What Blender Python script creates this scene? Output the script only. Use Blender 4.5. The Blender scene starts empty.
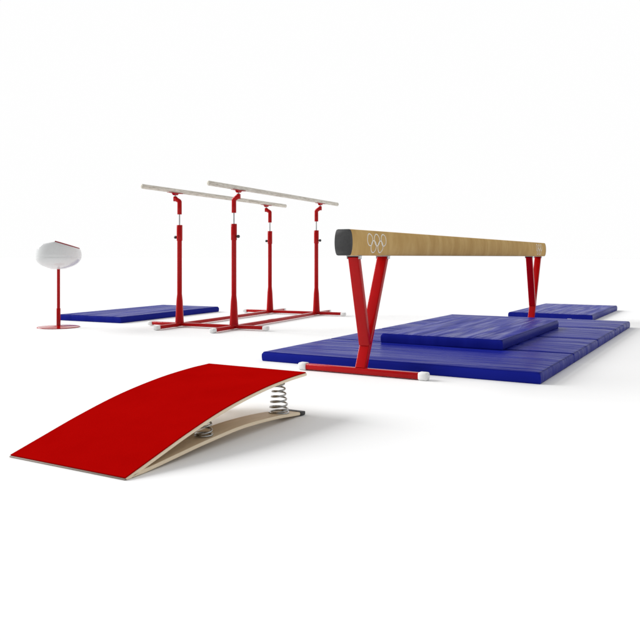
import bpy, bmesh, math, random
from mathutils import Vector, Matrix, noise

scene = bpy.context.scene
COL = scene.collection
R = math.radians

# ------------------------------------------------------------------ materials
def new_mat(name):
    m = bpy.data.materials.new(name); m.use_nodes = True
    nt = m.node_tree
    return m, nt, nt.nodes['Principled BSDF']

def N(nt, kind, **kw):
    n = nt.nodes.new(kind)
    for k, v in kw.items():
        if k in n.inputs: n.inputs[k].default_value = v
        else: setattr(n, k, v)
    return n

def ramp(nt, src, stops):
    r = nt.nodes.new('ShaderNodeValToRGB')
    el = r.color_ramp.elements
    while len(el) < len(stops): el.new(0.5)
    for e, (p, c) in zip(el, stops):
        e.position = p; e.color = (c[0], c[1], c[2], 1)
    nt.links.new(src, r.inputs['Fac'])
    return r

def coords(nt, scale=(1, 1, 1), rand=True):
    tc = N(nt, 'ShaderNodeTexCoord')
    mp = N(nt, 'ShaderNodeMapping'); mp.inputs['Scale'].default_value = scale
    nt.links.new(tc.outputs['Object'], mp.inputs['Vector'])
    if rand:
        oi = N(nt, 'ShaderNodeObjectInfo')
        mu = N(nt, 'ShaderNodeMath', operation='MULTIPLY'); mu.inputs[1].default_value = 37.0
        nt.links.new(oi.outputs['Random'], mu.inputs[0])
        nt.links.new(mu.outputs[0], mp.inputs['Location'])
    return mp.outputs['Vector']

def noisy(nt, vec, scale, detail=4, rough=.55, dist=0.0):
    n = N(nt, 'ShaderNodeTexNoise'); n.inputs['Scale'].default_value = scale
    n.inputs['Detail'].default_value = detail; n.inputs['Roughness'].default_value = rough
    n.inputs['Distortion'].default_value = dist
    nt.links.new(vec, n.inputs['Vector'])
    return n.outputs['Fac']

def bump(nt, bsdf, height, strength, distance, prev=None):
    b = N(nt, 'ShaderNodeBump'); b.inputs['Strength'].default_value = strength
    b.inputs['Distance'].default_value = distance
    nt.links.new(height, b.inputs['Height'])
    if prev: nt.links.new(prev.outputs[0], b.inputs['Normal'])
    nt.links.new(b.outputs[0], bsdf.inputs['Normal'])
    return b

def math_node(nt, op, a, b):
    m = N(nt, 'ShaderNodeMath', operation=op)
    for i, v in enumerate((a, b)):
        if isinstance(v, (int, float)): m.inputs[i].default_value = v
        else: nt.links.new(v, m.inputs[i])
    return m.outputs[0]

def simple(name, col, rough=.4, metal=0.0, var=.06, vscale=30, spec=.5, coat=0.0, bstr=0.0, bscale=200):
    m, nt, b = new_mat(name)
    v = coords(nt)
    f = noisy(nt, v, vscale, 3)
    lo = [c * (1 - var) for c in col]; hi = [min(1, c * (1 + var)) for c in col]
    r = ramp(nt, f, [(.3, lo), (.7, hi)])
    nt.links.new(r.outputs[0], b.inputs['Base Color'])
    b.inputs['Metallic'].default_value = metal
    b.inputs['Specular IOR Level'].default_value = spec
    b.inputs['Coat Weight'].default_value = coat
    rr = math_node(nt, 'MULTIPLY_ADD', f, .12); nt.nodes[-1].inputs[2].default_value = rough - .06
    nt.links.new(rr, b.inputs['Roughness'])
    if bstr:
        bump(nt, b, noisy(nt, v, bscale, 2), bstr, .002)
    return m

M = {}
M['floor'] = simple('white_floor', (.87, .87, .87), rough=.9, var=.004, vscale=1.2, spec=0.0)
M['red_paint'] = simple('red_paint', (.40, .0020, .0035), rough=.13, var=.05, vscale=9, spec=.17)
M['black_rubber'] = simple('black_rubber', (.022, .022, .023), rough=.55, var=.2)
M['dark_cap'] = simple('dark_cap', (.034, .035, .036), rough=.6, var=.15, vscale=60, bstr=.15)
M['grey_rubber'] = simple('grey_rubber', (.25, .205, .17), rough=.6)
M['white_plastic'] = simple('white_plastic', (.78, .78, .77), rough=.32, var=.03)
M['white_gloss'] = simple('white_gloss', (.70, .71, .71), rough=.12, var=.015, vscale=6)
M['steel'] = simple('steel', (.40, .40, .39), rough=.17, metal=1.0, var=.25, vscale=60)
M['chrome'] = simple('chrome', (.42, .43, .44), rough=.25, metal=1.0, var=.1)
M['ring_white'] = simple('ring_white', (.82, .78, .68), rough=.6, var=.06, vscale=80)
M['pad_red'] = simple('pad_red', (.28, .012, .02), rough=.5, var=.08)

# red carpet
m, nt, b = new_mat('red_carpet'); v = coords(nt)
f1 = noisy(nt, v, 420, 2); f2 = noisy(nt, v, 5, 3)
mix = math_node(nt, 'ADD', math_node(nt, 'MULTIPLY', f1, .55), math_node(nt, 'MULTIPLY', f2, .45))
r = ramp(nt, mix, [(.3, (.34, .0010, .0008)), (.7, (.41, .0020, .0014))])
nt.links.new(r.outputs[0], b.inputs['Base Color'])
b.inputs['Roughness'].default_value = 1.0; b.inputs['Specular IOR Level'].default_value = 0.0
bump(nt, b, f1, .5, .002)
M['carpet'] = m

# plywood
def plywood(name, lo, hi):
    m, nt, b = new_mat(name)
    v = coords(nt, (14, 1.0, 60))
    f = noisy(nt, v, 3.0, 5, .6, .4)
    r = ramp(nt, f, [(.28, lo), (.72, hi)])
    nt.links.new(r.outputs[0], b.inputs['Base Color'])
    b.inputs['Roughness'].default_value = .5; b.inputs['Specular IOR Level'].default_value = .35
    bump(nt, b, f, .08, .002)
    return m
M['plywood'] = plywood('plywood', (.60, .46, .30), (.72, .57, .39))
M['plywood_edge'] = plywood('plywood_edge', (.78, .64, .45), (.87, .75, .57))

# pale fibre-wood rails
m, nt, b = new_mat('pale_rail_wood'); v = coords(nt, (16, 1, 16))
f = noisy(nt, v, 3.2, 6, .65, .6); g = noisy(nt, coords(nt, (50, 5, 50)), 2.5, 4, .6)
r = ramp(nt, f, [(.30, (.46, .41, .33)), (.44, (.68, .64, .55)), (.75, (.80, .77, .68))])
r2 = ramp(nt, g, [(.35, (.62, .60, .56)), (.55, (1, 1, 1))])
mx = N(nt, 'ShaderNodeMix', data_type='RGBA', blend_type='MULTIPLY'); mx.inputs[0].default_value = .8
nt.links.new(r.outputs[0], mx.inputs[6]); nt.links.new(r2.outputs[0], mx.inputs[7])
nt.links.new(mx.outputs[2], b.inputs['Base Color'])
b.inputs['Roughness'].default_value = .5
bump(nt, b, f, .15, .003)
M['rail_wood'] = m

# tan suede of the beam: soft worn patches across the length
m, nt, b = new_mat('tan_suede'); v = coords(nt, (1, 1, 1))
a1 = noisy(nt, coords(nt, (1.5, 4.0, 2.0)), 1.9, 4, .55, .4)
a2 = noisy(nt, coords(nt, (6, 14, 3)), 2.0, 5, .65, .8)
a3 = noisy(nt, v, 350, 2)
s = math_node(nt, 'ADD', math_node(nt, 'MULTIPLY', a1, .72), math_node(nt, 'MULTIPLY', a2, .16))
s = math_node(nt, 'ADD', s, math_node(nt, 'MULTIPLY', a3, .12))
r = ramp(nt, s, [(.30, (.46, .285, .098)), (.5, (.54, .350, .132)), (.70, (.63, .44, .19))])
nt.links.new(r.outputs[0], b.inputs['Base Color'])
b.inputs['Roughness'].default_value = .85; b.inputs['Specular IOR Level'].default_value = .06
bump(nt, b, a3, .25, .001)
M['suede'] = m

# blue vinyl with stretched wrinkles along the mat
m, nt, b = new_mat('blue_vinyl')
w1 = noisy(nt, coords(nt, (.55, 4.0, 1)), 1.9, 3, .5, .9)
w2 = noisy(nt, coords(nt, (.6, 8, 2)), 1.9, 3, .5, .7)
w3 = noisy(nt, coords(nt, (1, 1, 1)), 260, 2)
tcn = N(nt, 'ShaderNodeTexCoord'); spn = N(nt, 'ShaderNodeSeparateXYZ'); nt.links.new(tcn.outputs['Normal'], spn.inputs[0])
up = math_node(nt, 'MULTIPLY_ADD', math_node(nt, 'POWER', math_node(nt, 'MAXIMUM', spn.outputs['Z'], 0.0), 6.0), .92)
for n_ in nt.nodes:
    if n_.type == 'MATH' and n_.operation == 'MULTIPLY_ADD': n_.inputs[2].default_value = .08
sheen_tint = ramp(nt, w1, [(.3, (.0085, .0135, .215)), (.7, (.0118, .0180, .258))])      # sheet stretched over the top only; lighter blue streaks are painted wrinkle sheen
nt.links.new(sheen_tint.outputs[0], b.inputs['Base Color'])
rg = ramp(nt, w2, [(.3, (.24,) * 3), (.7, (.46,) * 3)])
nt.links.new(rg.outputs[0], b.inputs['Roughness'])
b.inputs['Specular IOR Level'].default_value = .025; b.inputs['Specular Tint'].default_value = (.34, .40, .95, 1)
p = bump(nt, b, math_node(nt, 'MULTIPLY', w1, up), .7, .030)
p = bump(nt, b, math_node(nt, 'MULTIPLY', w2, up), .25, .010, p)
bump(nt, b, w3, .10, .001, p)
M['vinyl'] = m

# ------------------------------------------------------------------ objects
def tag(o, label, cat, group=None):
    o['label'] = label; o['category'] = cat; o['kind'] = 'thing'
    if group: o['group'] = group
    return o

def empty(name, loc, az, label, cat, group=None):
    """az: heading of the local +y axis, clockwise from world +y."""
    o = bpy.data.objects.new(name, None); COL.objects.link(o)
    o.location = loc; o.rotation_euler = (0, 0, -R(az)); o.empty_display_size = .1
    return tag(o, label, cat, group)

def link(name, bm, mat, parent=None, smooth=40):
    bmesh.ops.recalc_face_normals(bm, faces=bm.faces)
    me = bpy.data.meshes.new(name); bm.to_mesh(me); bm.free()
    me.materials.append(M[mat])
    for p in me.polygons: p.use_smooth = True
    me.set_sharp_from_angle(angle=R(smooth))
    o = bpy.data.objects.new(name, me); COL.objects.link(o)
    if parent: o.parent = parent
    return o

def circle(r, n=20): return [(r * math.cos(2 * math.pi * i / n), r * math.sin(2 * math.pi * i / n)) for i in range(n)]

def rrect(w, h, r, k=4):
    pts = []
    for cx, cy, a0 in ((w/2-r, h/2-r, 0), (-w/2+r, h/2-r, 90), (-w/2+r, -h/2+r, 180), (w/2-r, -h/2+r, 270)):
        for i in range(k + 1):
            a = R(a0 + 90 * i / k); pts.append((cx + r * math.cos(a), cy + r * math.sin(a)))
    return pts

def sweep(bm, prof, path, up=(0, 0, 1), scales=None, rnd=0.0):
    """prof in (side, up) of each section; path a list of points."""
    path = [Vector(p) for p in path]; up = Vector(up)
    scales = list(scales) if scales else [1] * len(path)
    dirs = []
    for i in range(len(path)):
        a = path[max(i - 1, 0)]; c = path[min(i + 1, len(path) - 1)]
        if 0 < i < len(path) - 1:
            t = (path[i] - a).normalized() + (c - path[i]).normalized()
        else: t = c - a
        dirs.append(t.normalized())
    rings = []
    secs = list(zip(path, dirs, scales))
    if rnd:                                              # softened ends
        p, d, s = secs[0]; q, e, t = secs[-1]
        k = 1 - rnd / max(abs(x) for pp in prof for x in pp)
        secs = [(p, d, s * k), (p + d * rnd * .35, d, s * (1 - (1 - k) * .3)), (p + d * rnd, d, s)] + secs[1:-1] + \
               [(q - e * rnd, e, t), (q - e * rnd * .35, e, t * (1 - (1 - k) * .3)), (q, e, t * k)]
    for p, d, s in secs:
        side = d.cross(up)
        if side.length < 1e-4: side = d.cross(Vector((0, 1, 0)))
        side.normalize(); u2 = side.cross(d).normalized()
        rings.append([bm.verts.new(p + side * x * s + u2 * y * s) for x, y in prof])
    n = len(prof)
    for a, c in zip(rings, rings[1:]):
        for i in range(n): bm.faces.new((a[i], a[(i+1) % n], c[(i+1) % n], c[i]))
    bm.faces.new(rings[0]); bm.faces.new(rings[-1])

def lathe(bm, prof, c=(0, 0, 0), n=40):
    c = Vector(c); rings = []
    for r, z in prof:
        if r < 1e-5: rings.append([bm.verts.new(c + Vector((0, 0, z)))])
        else: rings.append([bm.verts.new(c + Vector((r*math.cos(2*math.pi*i/n), r*math.sin(2*math.pi*i/n), z))) for i in range(n)])
    for a, b2 in zip(rings, rings[1:]):
        for i in range(n):
            j = (i + 1) % n
            if len(a) == 1 and len(b2) > 1: bm.faces.new((a[0], b2[i], b2[j]))
            elif len(b2) == 1 and len(a) > 1: bm.faces.new((a[i], a[j], b2[0]))
            elif len(a) > 1: bm.faces.new((a[i], a[j], b2[j], b2[i]))
    for r in (rings[0], rings[-1]):
        if len(r) > 1: bm.faces.new(r)

def lerp_tab(tab, x):
    """smooth (Catmull-Rom) interpolation through a table"""
    for i in range(len(tab) - 1):
        if x <= tab[i+1][0] or i == len(tab) - 2:
            x1, y1 = tab[i]; x2, y2 = tab[i+1]
            x0, y0 = tab[i-1] if i else (2*x1-x2, 2*y1-y2)
            x3, y3 = tab[i+2] if i + 2 < len(tab) else (2*x2-x1, 2*y2-y1)
            t = (x - x1) / (x2 - x1); h = x2 - x1
            m1 = (y2-y0)/(x2-x0)*h; m2 = (y3-y1)/(x3-x1)*h
            return (2*t**3-3*t*t+1)*y1 + (t**3-2*t*t+t)*m1 + (-2*t**3+3*t*t)*y2 + (t**3-t*t)*m2

# ------------------------------------------------------------------ floor
bm = bmesh.new()
xs = [-400, -60, -20, -8, 0, 8, 20, 60, 400]
g = [[bm.verts.new((x, y + 5, 0)) for x in xs] for y in xs]
for i in range(8):
    for j in range(8): bm.faces.new((g[i][j], g[i][j+1], g[i+1][j+1], g[i+1][j]))
fl = link('floor', bm, 'floor'); fl['kind'] = 'structure'

# ------------------------------------------------------------------ gym mats
def gym_mat(loc, az, label, seed, L=2.0, W=1.0, T=.070, lift=1.0):
    """long axis = local x, centre of the underside at loc"""
    rnd = random.Random(seed); off = Vector((rnd.uniform(0, 60), rnd.uniform(0, 60), rnd.uniform(0, 60)))
    nx, ny = 110, 64
    bm = bmesh.new()
    rr = .011
    def wr(x, y, z=0):
        w = .35 * noise.noise(Vector((x * .9, y * 1.3, 5)) + off)
        q = Vector((x * .8, (y + w * .30) * 5.0, z * 4)) + off
        a = noise.noise(q); a = 1 - abs(a) * 2.0
        b2 = noise.noise(Vector((x * 1.6, (y + w * .3) * 14, z * 9)) + off)
        return a * .0048 + b2 * .0013
    def edge(t, half):                    # rounding inset factor, 0 at rim, 1 inside
        d = half - abs(t)
        return max(0.0, min(1.0, d / rr))
    def px(i, n, half):                   # rows bunched near the rims
        u = i / n * 2 - 1
        k = half - rr
        if i <= 3: return -half + rr * (1 - math.cos(i / 3 * math.pi / 2))
        if i >= n - 3: return half - rr * (1 - math.cos((n - i) / 3 * math.pi / 2))
        return -k + 2 * k * (i - 3) / (n - 6)
    X = [px(i, nx, L/2) for i in range(nx + 1)]; Y = [px(j, ny, W/2) for j in range(ny + 1)]
    top = []
    for x in X:
        row = []
        for y in Y:
            ex, ey = edge(x, L/2), edge(y, W/2)
            e = 1 - math.sqrt(max(0, min(2, (1-ex)**2 + (1-ey)**2)))
            e = max(0, e); drop = rr * (1 - math.sqrt(max(0, 1 - (1-e)**2)))
            soft = min(1, min(L/2 - abs(x), W/2 - abs(y)) / .10)
            z = T - drop + (wr(x, y) - .002) * (.08 + .92 * soft) * lift + .004 * soft * lift
            row.append(bm.verts.new((x, y, z)))
        top.append(row)
    for i in range(nx):
        for j in range(ny): bm.faces.new((top[i][j], top[i+1][j], top[i+1][j+1], top[i][j+1]))
    rim = [top[i][0] for i in range(nx)] + [top[nx][j] for j in range(ny)] + \
          [top[i][ny] for i in range(nx, 0, -1)] + [top[0][j] for j in range(ny, 0, -1)]
    prev = rim
    levels = [.050, .038, .026, .014, .006, .0]
    for k, z in enumerate(levels):
        ring = []
        for v in rim:
            x, y = v.co.x, v.co.y
            bul = .0035 * math.sin(math.pi * z / T) + .0012 * noise.noise(Vector((x * 3 + y * 2, z * 20, 3)) + off) * lift
            if z < .004: bul = -.003
            sx = 1 + bul / (L/2) if abs(abs(x) - L/2) < .004 else 1
            sy = 1 + bul / (W/2) if abs(abs(y) - W/2) < .004 else 1
            ring.append(bm.verts.new((x * sx, y * sy, z)))
        n = len(rim)
        for i in range(n): bm.faces.new((prev[i], prev[(i+1) % n], ring[(i+1) % n], ring[i]))
        prev = ring
    bm.faces.new(prev)
    o = link('gym_mat', bm, 'vinyl', smooth=60)
    o.location = loc; o.rotation_euler = (0, 0, -R(az))
    return tag(o, label, 'gym mat', 'blue vinyl gym mats')

AZ = 29.8
d0 = Vector((math.sin(R(AZ)), math.cos(R(AZ)), 0)); e0 = Vector((d0.y, -d0.x, 0))
corner = Vector((-.424, 5.371, 0))
base_labels = ['blue floor mat nearest the camera, first of the row of four under the balance beam',
               'second mat of the row of four, under the front half of the stacked blue mat',
               'third mat of the row of four, under the rear half of the stacked blue mat',
               'last mat of the row of four, farthest along, with the far beam leg beside it']
for k in range(4):
    c = corner + e0 * 1.0 + d0 * (.505 + 1.018 * k)
    gym_mat(c, AZ, base_labels[k], 11 + k, L=2.0, W=1.002, T=.068)
# stacked mat: long axis along the beam
c = Vector((.487, 5.905, .0705)) + e0 * .49 + d0 * .985
gym_mat(c, 29.4 - 90, 'blue mat lying crosswise on top of the row of four mats', 31, L=1.97, W=.98, T=.075)
c = Vector((2.369, 9.221, 0)) + e0 * .5 + d0 * .98
gym_mat(c, AZ - 90, 'blue mat lying alone on the floor behind the far leg of the balance beam', 42)
d1 = Vector((math.sin(R(26.0)), math.cos(R(26.0)), 0)); e1 = Vector((d1.y, -d1.x, 0))
c = Vector((-2.285, 8.42, 0)) - e1 * .4825 + d1 * 1.0
gym_mat(c, 26.0 - 90, 'blue mat lying alone between the white vaulting body and the parallel bars', 53, W=.965)

# ------------------------------------------------------------------ springboard
sb = empty('springboard', (-.660, 2.499, 0), 29.45,
           'red carpeted springboard with curved plywood deck on coil springs', 'springboard')
TOPZ = [(0, .0095), (.134, .045), (.338, .098), (.568, .147), (.831, .183), (1.053, .199), (1.21, .203)]
W_SB = .595; TH = .0175
def curved_slab(name, x0, x1, t0, t1, ztop, th, mat, parent, n=60, bev=.003):
    bm = bmesh.new(); rows = []
    for i in range(n + 1):
        t = t0 + (t1 - t0) * i / n
        z = ztop(t); dz = (ztop(min(t1, t + .01)) - ztop(max(t0, t - .01))) / (min(t1, t + .01) - max(t0, t - .01))
        nrm = Vector((0, -dz, 1)).normalized()
        top = Vector((0, t, z)); bot = top - nrm * th
        sec = [(x0, .0 + bev), (x0 + bev, 0), (x1 - bev, 0), (x1, bev), (x1, th - bev), (x1 - bev, th), (x0 + bev, th), (x0, th - bev)]
        row = []
        for x, dn in sec:
            p = top - nrm * dn; row.append(bm.verts.new((x, p.y, max(p.z, .0012))))
        rows.append(row)
    for a, b2 in zip(rows, rows[1:]):
        for i in range(8): bm.faces.new((a[i], a[(i+1) % 8], b2[(i+1) % 8], b2[i]))
    bm.faces.new(rows[0]); bm.faces.new(rows[-1])
    o = link(name, bm, mat, parent, 35)
    if mat == 'plywood':
        o.data.materials.append(M['plywood_edge'])
        for p in o.data.polygons:
            if abs(p.normal.z) < .75 or len(p.vertices) > 4: p.material_index = 1
    return o
zt = lambda t: lerp_tab(TOPZ, t)
deck = curved_slab('top_board', -W_SB, 0, .002, 1.212, lambda t: zt(t) - .004, TH - .004, 'plywood', sb)
curved_slab('carpet', -W_SB + .003, -.003, .0, 1.209, lambda t: zt(t) + .001, .0046, 'carpet', deck, bev=.0012)
bm = bmesh.new()
sweep(bm, rrect(.005, .0055, .0015, 3), [(-W_SB + .002, -.001, .0032), (-.002, -.001, .0032)], rnd=.001)
link('edge_strip', bm, 'grey_rubber', deck)
LOWZ = [(0.03, .0135), (.118, .017), (.279, .029), (.397, .038), (.524, .045), (.661, .0505), (.81, .0475), (.971, .038), (1.102, .025), (1.19, .0165)]
zl = lambda t: lerp_tab(LOWZ, t)
WR = .118
def coil(r0, r1, h, turns, wire=.0043):
    bm = bmesh.new(); path = []
    n = int(turns * 28)
    for i in range(n + 1):
        f = i / n; a = 2 * math.pi * turns * f
        g = min(1, max(0, (f * turns - .8) / (turns - 1.6)))           # flat end coils
        r = r0 + (r1 - r0) * f
        path.append((r * math.cos(a), r * math.sin(a), wire + (h - 2 * wire) * g))
    sweep(bm, circle(wire, 8), path)
    return bm
for xr in (-WR, -W_SB):
    ru = curved_slab('runner', xr, xr + WR, .035, 1.188, zl, .0145, 'plywood', sb)
    bm = bmesh.new()
    sweep(bm, rrect(WR + .005, .0175, .004, 3), [(xr + WR/2, 1.150, .0140), (xr + WR/2, 1.196, .0095)], rnd=.003)
    link('end_cap', bm, 'black_rubber', ru)
    for t, r0, r1, turns in ((1.044, .047, .022, 7.5), (.488, .035, .026, 4.0)):
        x = xr + WR * .5 + (.006 if xr == -WR else -.006)
        z0 = zl(t); h = zt(t) - TH - z0
        s = link('spring', coil(r0, r1, h, turns), 'steel', sb, 80)
        s.location = (x, t, z0); s.rotation_euler = (0, 0, R(200 + 60 * t))

# ------------------------------------------------------------------ balance beam
bb = empty('balance_beam', (.265, 4.744, 0), 29.63,
           'long tan suede balance beam standing on two red V shaped legs', 'balance beam')
S0, S1 = -.248, 4.985; ZB, ZT = .769, .932
def half(z):                                             # bulging side of the body
    f = (z - ZB) / (ZT - ZB) * 2 - 1
    return .0405 + .0205 * math.sqrt(max(0, 1 - abs(f) ** 2.0))
def beam_profile(grow=0.0):
    pts = []; n = 18
    for i in range(n + 1):
        z = ZB + (ZT - ZB) * (i / n); pts.append((half(z) + grow, z - .85))
    pts[0] = (pts[0][0] - .004, pts[0][1]); pts[-1] = (pts[-1][0] - .004, pts[-1][1])
    pts.insert(1, (half(ZB + .0035) + grow, ZB + .0035 - .85)); pts.insert(-1, (half(ZT - .0035) + grow, ZT - .0035 - .85))
    return pts + [(-x, z) for x, z in reversed(pts)]
bm = bmesh.new()
sweep(bm, beam_profile(), [(0, S0 + .010 + (S1 - S0 - .020) * i / 40, .85) for i in range(41)])
body = link('beam_body', bm, 'suede', bb, 30)
for a, c in ((S0, S0 + .0102), (S1 - .0102, S1)):
    bm = bmesh.new(); sweep(bm, beam_profile(.0006), [(0, a, .85), (0, c, .85)], rnd=.003)
    link('end_cap', bm, 'dark_cap', body, 30)
def emblem(sc):
    bm = bmesh.new(); r = .0385; w = .0035
    for k, (ds, dz) in enumerate(((-.103, .023), (0, .023), (.103, .023), (-.0515, -.021), (.0515, -.021))):
        rings = []; n = 56
        for i in range(n):
            a = 2 * math.pi * i / n
            row = []
            for rad, lift in ((r - w, .0002), (r - w * .8, .0014), (r + w * .8, .0014), (r + w, .0002)):
                s = sc + ds + rad * math.cos(a); z = .848 + dz + rad * math.sin(a)
                wv = .0005 * math.sin(3 * a + k * 2.1) + .0002 * k
                row.append(bm.verts.new((half(z) + lift + wv, s, z)))
            rings.append(row)
        for i in range(n):
            a, c = rings[i], rings[(i+1) % n]
            for j in range(3): bm.faces.new((a[j], a[j+1], c[j+1], c[j]))
    return bm
for sc in (.112, 4.625):
    link('emblem', emblem(sc), 'ring_white', body, 60)
legprof = rrect(.074, .040, .007, 4)
for B, sg in ((0.0, 1), (4.49, 1)):
    bm = bmesh.new()
    sweep(bm, rrect(.052, .040, .011, 5), [(-.425, B, .0255), (.425, B, .0255)], rnd=.002)
    base = link('base_tube', bm, 'red_paint', bb)
    for sx in (-1, 1):
        bm = bmesh.new()
        sweep(bm, rrect(.062, .050, .015, 5), [(sx * .400, B, .0255), (sx * .462, B, .0255)], rnd=.010)
        link('foot_cap', bm, 'white_plastic', base)
    # long leg, from the base tube up towards the middle of the beam; short leg joins it
    for path in ([(0, B, .040), (0, B + sg * .337, .762)], [(0, B + sg * .058, .190), (0, B - sg * .098, .762)]):
        bm = bmesh.new(); sweep(bm, legprof, path, up=(0, 1, 0))
        lg = link('leg', bm, 'red_paint', bb)
        p = path[1]
        bm = bmesh.new(); sweep(bm, rrect(.086, .005, .001, 2), [(0, p[1] - .026, .7667), (0, p[1] + .026, .7667)])
        for sx in (-1, 1):
            sweep(bm, rrect(.007, .020, .002, 2), [(sx * .0415, p[1] - .018, .757), (sx * .0415, p[1] + .018, .757)], rnd=.001)
        link('bracket', bm, 'chrome', lg)

# ------------------------------------------------------------------ parallel bars
pbx = Vector((-.7865, 8.780, 0)); 
pb = empty('parallel_bars', pbx, 24.5,
           'red steel parallel bars with two long pale wooden rails', 'parallel bars')
HX, HY = .343, 1.03
def foot_caps(tube, ends, axis):
    for p, s in ends:
        bm = bmesh.new(); d = Vector(axis) * s
        sweep(bm, rrect(.055, .043, .011, 4), [Vector(p) - d * .006, Vector(p) + d * .056], rnd=.008)
        link('foot_cap', bm, 'white_plastic', tube)
for sx in (-1, 1):
    bm = bmesh.new(); y = HY + .375
    sweep(bm, rrect(.050, .036, .009, 4), [(sx * HX, -y, .028), (sx * HX, y, .028)], rnd=.002)
    tb = link('base_tube', bm, 'red_paint', pb)
    foot_caps(tb, (((sx * HX, -y, .0255), -1), ((sx * HX, y, .0255), 1)), (0, 1, 0))
for sy in (-1, 1):
    bm = bmesh.new(); x = HX + .355
    sweep(bm, rrect(.046, .036, .009, 4), [(-x, sy * HY, .0315), (x, sy * HY, .0315)], rnd=.002)
    tb = link('cross_tube', bm, 'red_paint', pb)
    foot_caps(tb, (((-x, sy * HY, .0275), -1), ((x, sy * HY, .0275), 1)), (1, 0, 0))
for sx in (-1, 1):
    for sy in (-1, 1):
        X, Y = sx * HX, sy * HY
        bm = bmesh.new()
        lathe(bm, [(.047, .040), (.047, .055), (.045, .075), (.034, .29), (.0265, .36), (.0255, .93), (.0265, .935), (.0305, .938), (.0315, .943), (.0315, 1.103), (.030, 1.107), (.012, 1.107)], (X, Y, 0), 28)
        up = link('upright', bm, 'red_paint', pb, 30)
        bm = bmesh.new()
        lathe(bm, [(.006, 0), (.006, .010), (.016, .014), (.0165, .030), (.013, .036), (0, .037)], n=18)
        bmesh.ops.rotate(bm, verts=bm.verts, matrix=Matrix.Rotation(sx * R(90), 3, 'Y'), cent=(0, 0, 0))
        bmesh.ops.translate(bm, verts=bm.verts, vec=(X + sx * .029, Y, .975))
        link('knob', bm, 'black_rubber', up)
        bm = bmesh.new(); lathe(bm, [(0, 1.098), (.0075, 1.098), (.0075, 1.26), (0, 1.26)], (X, Y, 0), 16)
        link('inner_rod', bm, 'chrome', pb)
        ox = X + sx * .056
        bm = bmesh.new()
        sweep(bm, circle(.0245, 20), [(X, Y, 1.222), (X, Y, 1.30), (X, Y, 1.358), (X + sx * .004, Y, 1.366), (X + sx * .050, Y, 1.392)], up=(0, 1, 0), rnd=.003)
        sweep(bm, rrect(.034, .040, .009, 4), [(ox - .0 , Y, 1.366), (ox, Y, 1.420)], up=(0, 1, 0), rnd=.004)
        arm = link('support_arm', bm, 'red_paint', pb, 35)
        bm = bmesh.new(); lathe(bm, [(0, 1.412), (.010, 1.412), (.010, 1.446), (0, 1.446)], (ox, Y, 0), 14)
        link('swivel_pin', bm, 'chrome', arm)
        bm = bmesh.new()
        prof = [(-.125, 1.459), (.125, 1.459), (.125, 1.454), (.042, 1.450), (.018, 1.432), (-.018, 1.432), (-.042, 1.450), (-.125, 1.454)]
        # saddle plate under the rail: a shallow trapezoid across the rail direction
        a = [bm.verts.new((ox - .017, Y + py, pz)) for py, pz in prof]; c = [bm.verts.new((ox + .017, Y + py, pz)) for py, pz in prof]
        k = len(prof)
        for i in range(k): bm.faces.new((a[i], a[(i+1) % k], c[(i+1) % k], c[i]))
        bm.faces.new(a); bm.faces.new(c)
        link('saddle_plate', bm, 'red_paint', arm, 30)
    bm = bmesh.new()
    sweep(bm, [(x * .020, y * .0245) for x, y in circle(1.0, 24)], [(sx * (HX + .056), -1.60 + 3.2 * i / 30, 1.4805) for i in range(31)], rnd=.005)
    link('rail', bm, 'rail_wood', pb)

# ------------------------------------------------------------------ vaulting body on a stand
vt = empty('vaulting_trainer', (-2.827, 7.946, 0), 0,
           'glossy white rounded vaulting body with slanted red top on a thin red post', 'vaulting trainer')
bm = bmesh.new(); lathe(bm, [(0, .001), (.219, .001), (.221, .004), (.219, .008), (.05, .014), (.036, .020), (0, .020)], n=64)
link('base_disc', bm, 'red_paint', vt, 30)
bm = bmesh.new(); lathe(bm, [(0, .014), (.021, .014), (.021, .200), (.0195, .206), (.0165, .208), (.0165, .648), (0, .648)], n=24)
link('post', bm, 'red_paint', vt, 30)
def vt_top(x, y):
    k = .010
    right = .915 - .294 * x - .0875 * y; left = .936 + .20 * x + .093 * y
    a, b2 = right, left
    h = max(0, min(1, .5 + .5 * (b2 - a) / k))            # smooth minimum
    return b2 * (1 - h) + a * h - k * h * (1 - h)
def vt_r(a, f=1.0):
    p = 2.4; ax, ay = .232, .25
    r = (abs(math.cos(a) / ax) ** p + abs(math.sin(a) / ay) ** p) ** (-1 / p)
    return r * f * math.cos(a), r * f * math.sin(a)
bm = bmesh.new(); n = 96; rings = []
for f, z in ((.12, .640), (.30, .642), (.55, .652), (.75, .673), (.89, .704), (.965, .733), (.992, .7535), (.988, .7575), (.988, .7625), (.992, .7665), (.995, .785)):
    rings.append([bm.verts.new((*vt_r(2*math.pi*i/n, f), z - (.012 if z < .65 else 0) )) for i in range(n)])
for fu, f in ((.35, .985), (.7, .965), (.92, .935), (1.0, .90)):
    rings.append([])
    for i in range(n):
        x, y = vt_r(2*math.pi*i/n, f); rings[-1].append(bm.verts.new((x, y, .785 + (vt_top(x, y) - .785) * fu)))
for f in (.8, .6, .4, .2):
    rings.append([])
    for i in range(n):
        x, y = vt_r(2*math.pi*i/n, f); rings[-1].append(bm.verts.new((x, y, vt_top(x, y))))
for a, c in zip(rings, rings[1:]):
    for i in range(n): bm.faces.new((a[i], a[(i+1) % n], c[(i+1) % n], c[i]))
bm.faces.new(rings[0]); bm.faces.new(rings[-1])
link('body', bm, 'white_gloss', vt, 50)
bm = bmesh.new()
lo, hi = [], []
outline = []
for i in range(60):
    a = 2 * math.pi * i / 60
    x, y = vt_r(a, .905)
    outline.append((max(x, -.040 - .36 * y), y))
cx = .09
rows = []
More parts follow.
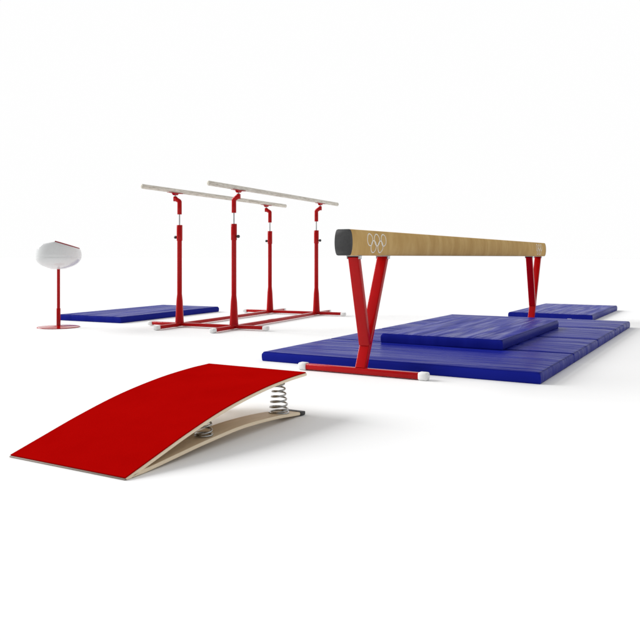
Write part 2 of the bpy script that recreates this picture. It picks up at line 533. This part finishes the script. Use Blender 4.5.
for f, dz in ((1.0, -.004), (1.0, .007), (.97, .0105), (.6, .0115), (.3, .0115)):
    rows.append([bm.verts.new((cx + (x - cx) * f, y * f, vt_top(cx + (x - cx) * f, y * f) + dz)) for x, y in outline])
for a, c in zip(rows, rows[1:]):
    for i in range(60): bm.faces.new((a[i], a[(i+1) % 60], c[(i+1) % 60], c[i]))
bm.faces.new(rows[0]); bm.faces.new(rows[-1])
bmesh.ops.remove_doubles(bm, verts=bm.verts, dist=1e-5)
link('top_pad', bm, 'pad_red', vt, 50)

# ------------------------------------------------------------------ light
w = bpy.data.worlds.new('World'); scene.world = w; w.use_nodes = True
nt = w.node_tree; bg = nt.nodes['Background']
tc = N(nt, 'ShaderNodeTexCoord'); sp = N(nt, 'ShaderNodeSeparateXYZ')
nt.links.new(tc.outputs['Generated'], sp.inputs[0])
r = ramp(nt, sp.outputs['Z'], [(0.0, (.995,) * 3), (.38, (.995,) * 3), (.62, (.74,) * 3)])   # white studio surround, dimmer ceiling
r2 = ramp(nt, math_node(nt, 'MULTIPLY_ADD', sp.outputs['Y'], .5), [(.15, (.42,) * 3), (.52, (1.0,) * 3)])  # the studio is dark behind the photographer
nt.nodes[-2].inputs[2].default_value = .5
mx = N(nt, 'ShaderNodeMix', data_type='RGBA', blend_type='MULTIPLY'); mx.inputs[0].default_value = 1.0
nt.links.new(r.outputs[0], mx.inputs[6]); nt.links.new(r2.outputs[0], mx.inputs[7])
nt.links.new(mx.outputs[2], bg.inputs['Color']); bg.inputs['Strength'].default_value = 1.0

# one very large soft lamp, far to the left and a little behind the equipment
ld = bpy.data.lights.new('studio_softbox', 'AREA'); ld.shape = 'RECTANGLE'
ld.size = 900; ld.size_y = 840; ld.energy = 31.5e6; ld.color = (1.0, 1.0, 1.0)
lamp = bpy.data.objects.new('studio_softbox', ld); COL.objects.link(lamp)
lamp.location = (-1332, 430, 720)
tgt = Vector((0, 6, 0))
lamp.rotation_euler = (tgt - lamp.location).to_track_quat('-Z', 'Y').to_euler()

# ------------------------------------------------------------------ camera
cd = bpy.data.cameras.new('camera'); cam = bpy.data.objects.new('camera', cd); COL.objects.link(cam)
cam.location = (0, 0, .76); cam.rotation_euler = (R(90), 0, 0)
cd.sensor_width = 36; cd.lens = 735 / 640 * 36; cd.shift_y = -63 / 640
cd.clip_start = .05; cd.clip_end = 2000
scene.camera = cam
scene.view_settings.view_transform = 'Standard'; scene.view_settings.look = 'None'
scene.view_settings.exposure = 0; scene.view_settings.gamma = 1
scene.render.resolution_x = 1024; scene.render.resolution_y = 1024
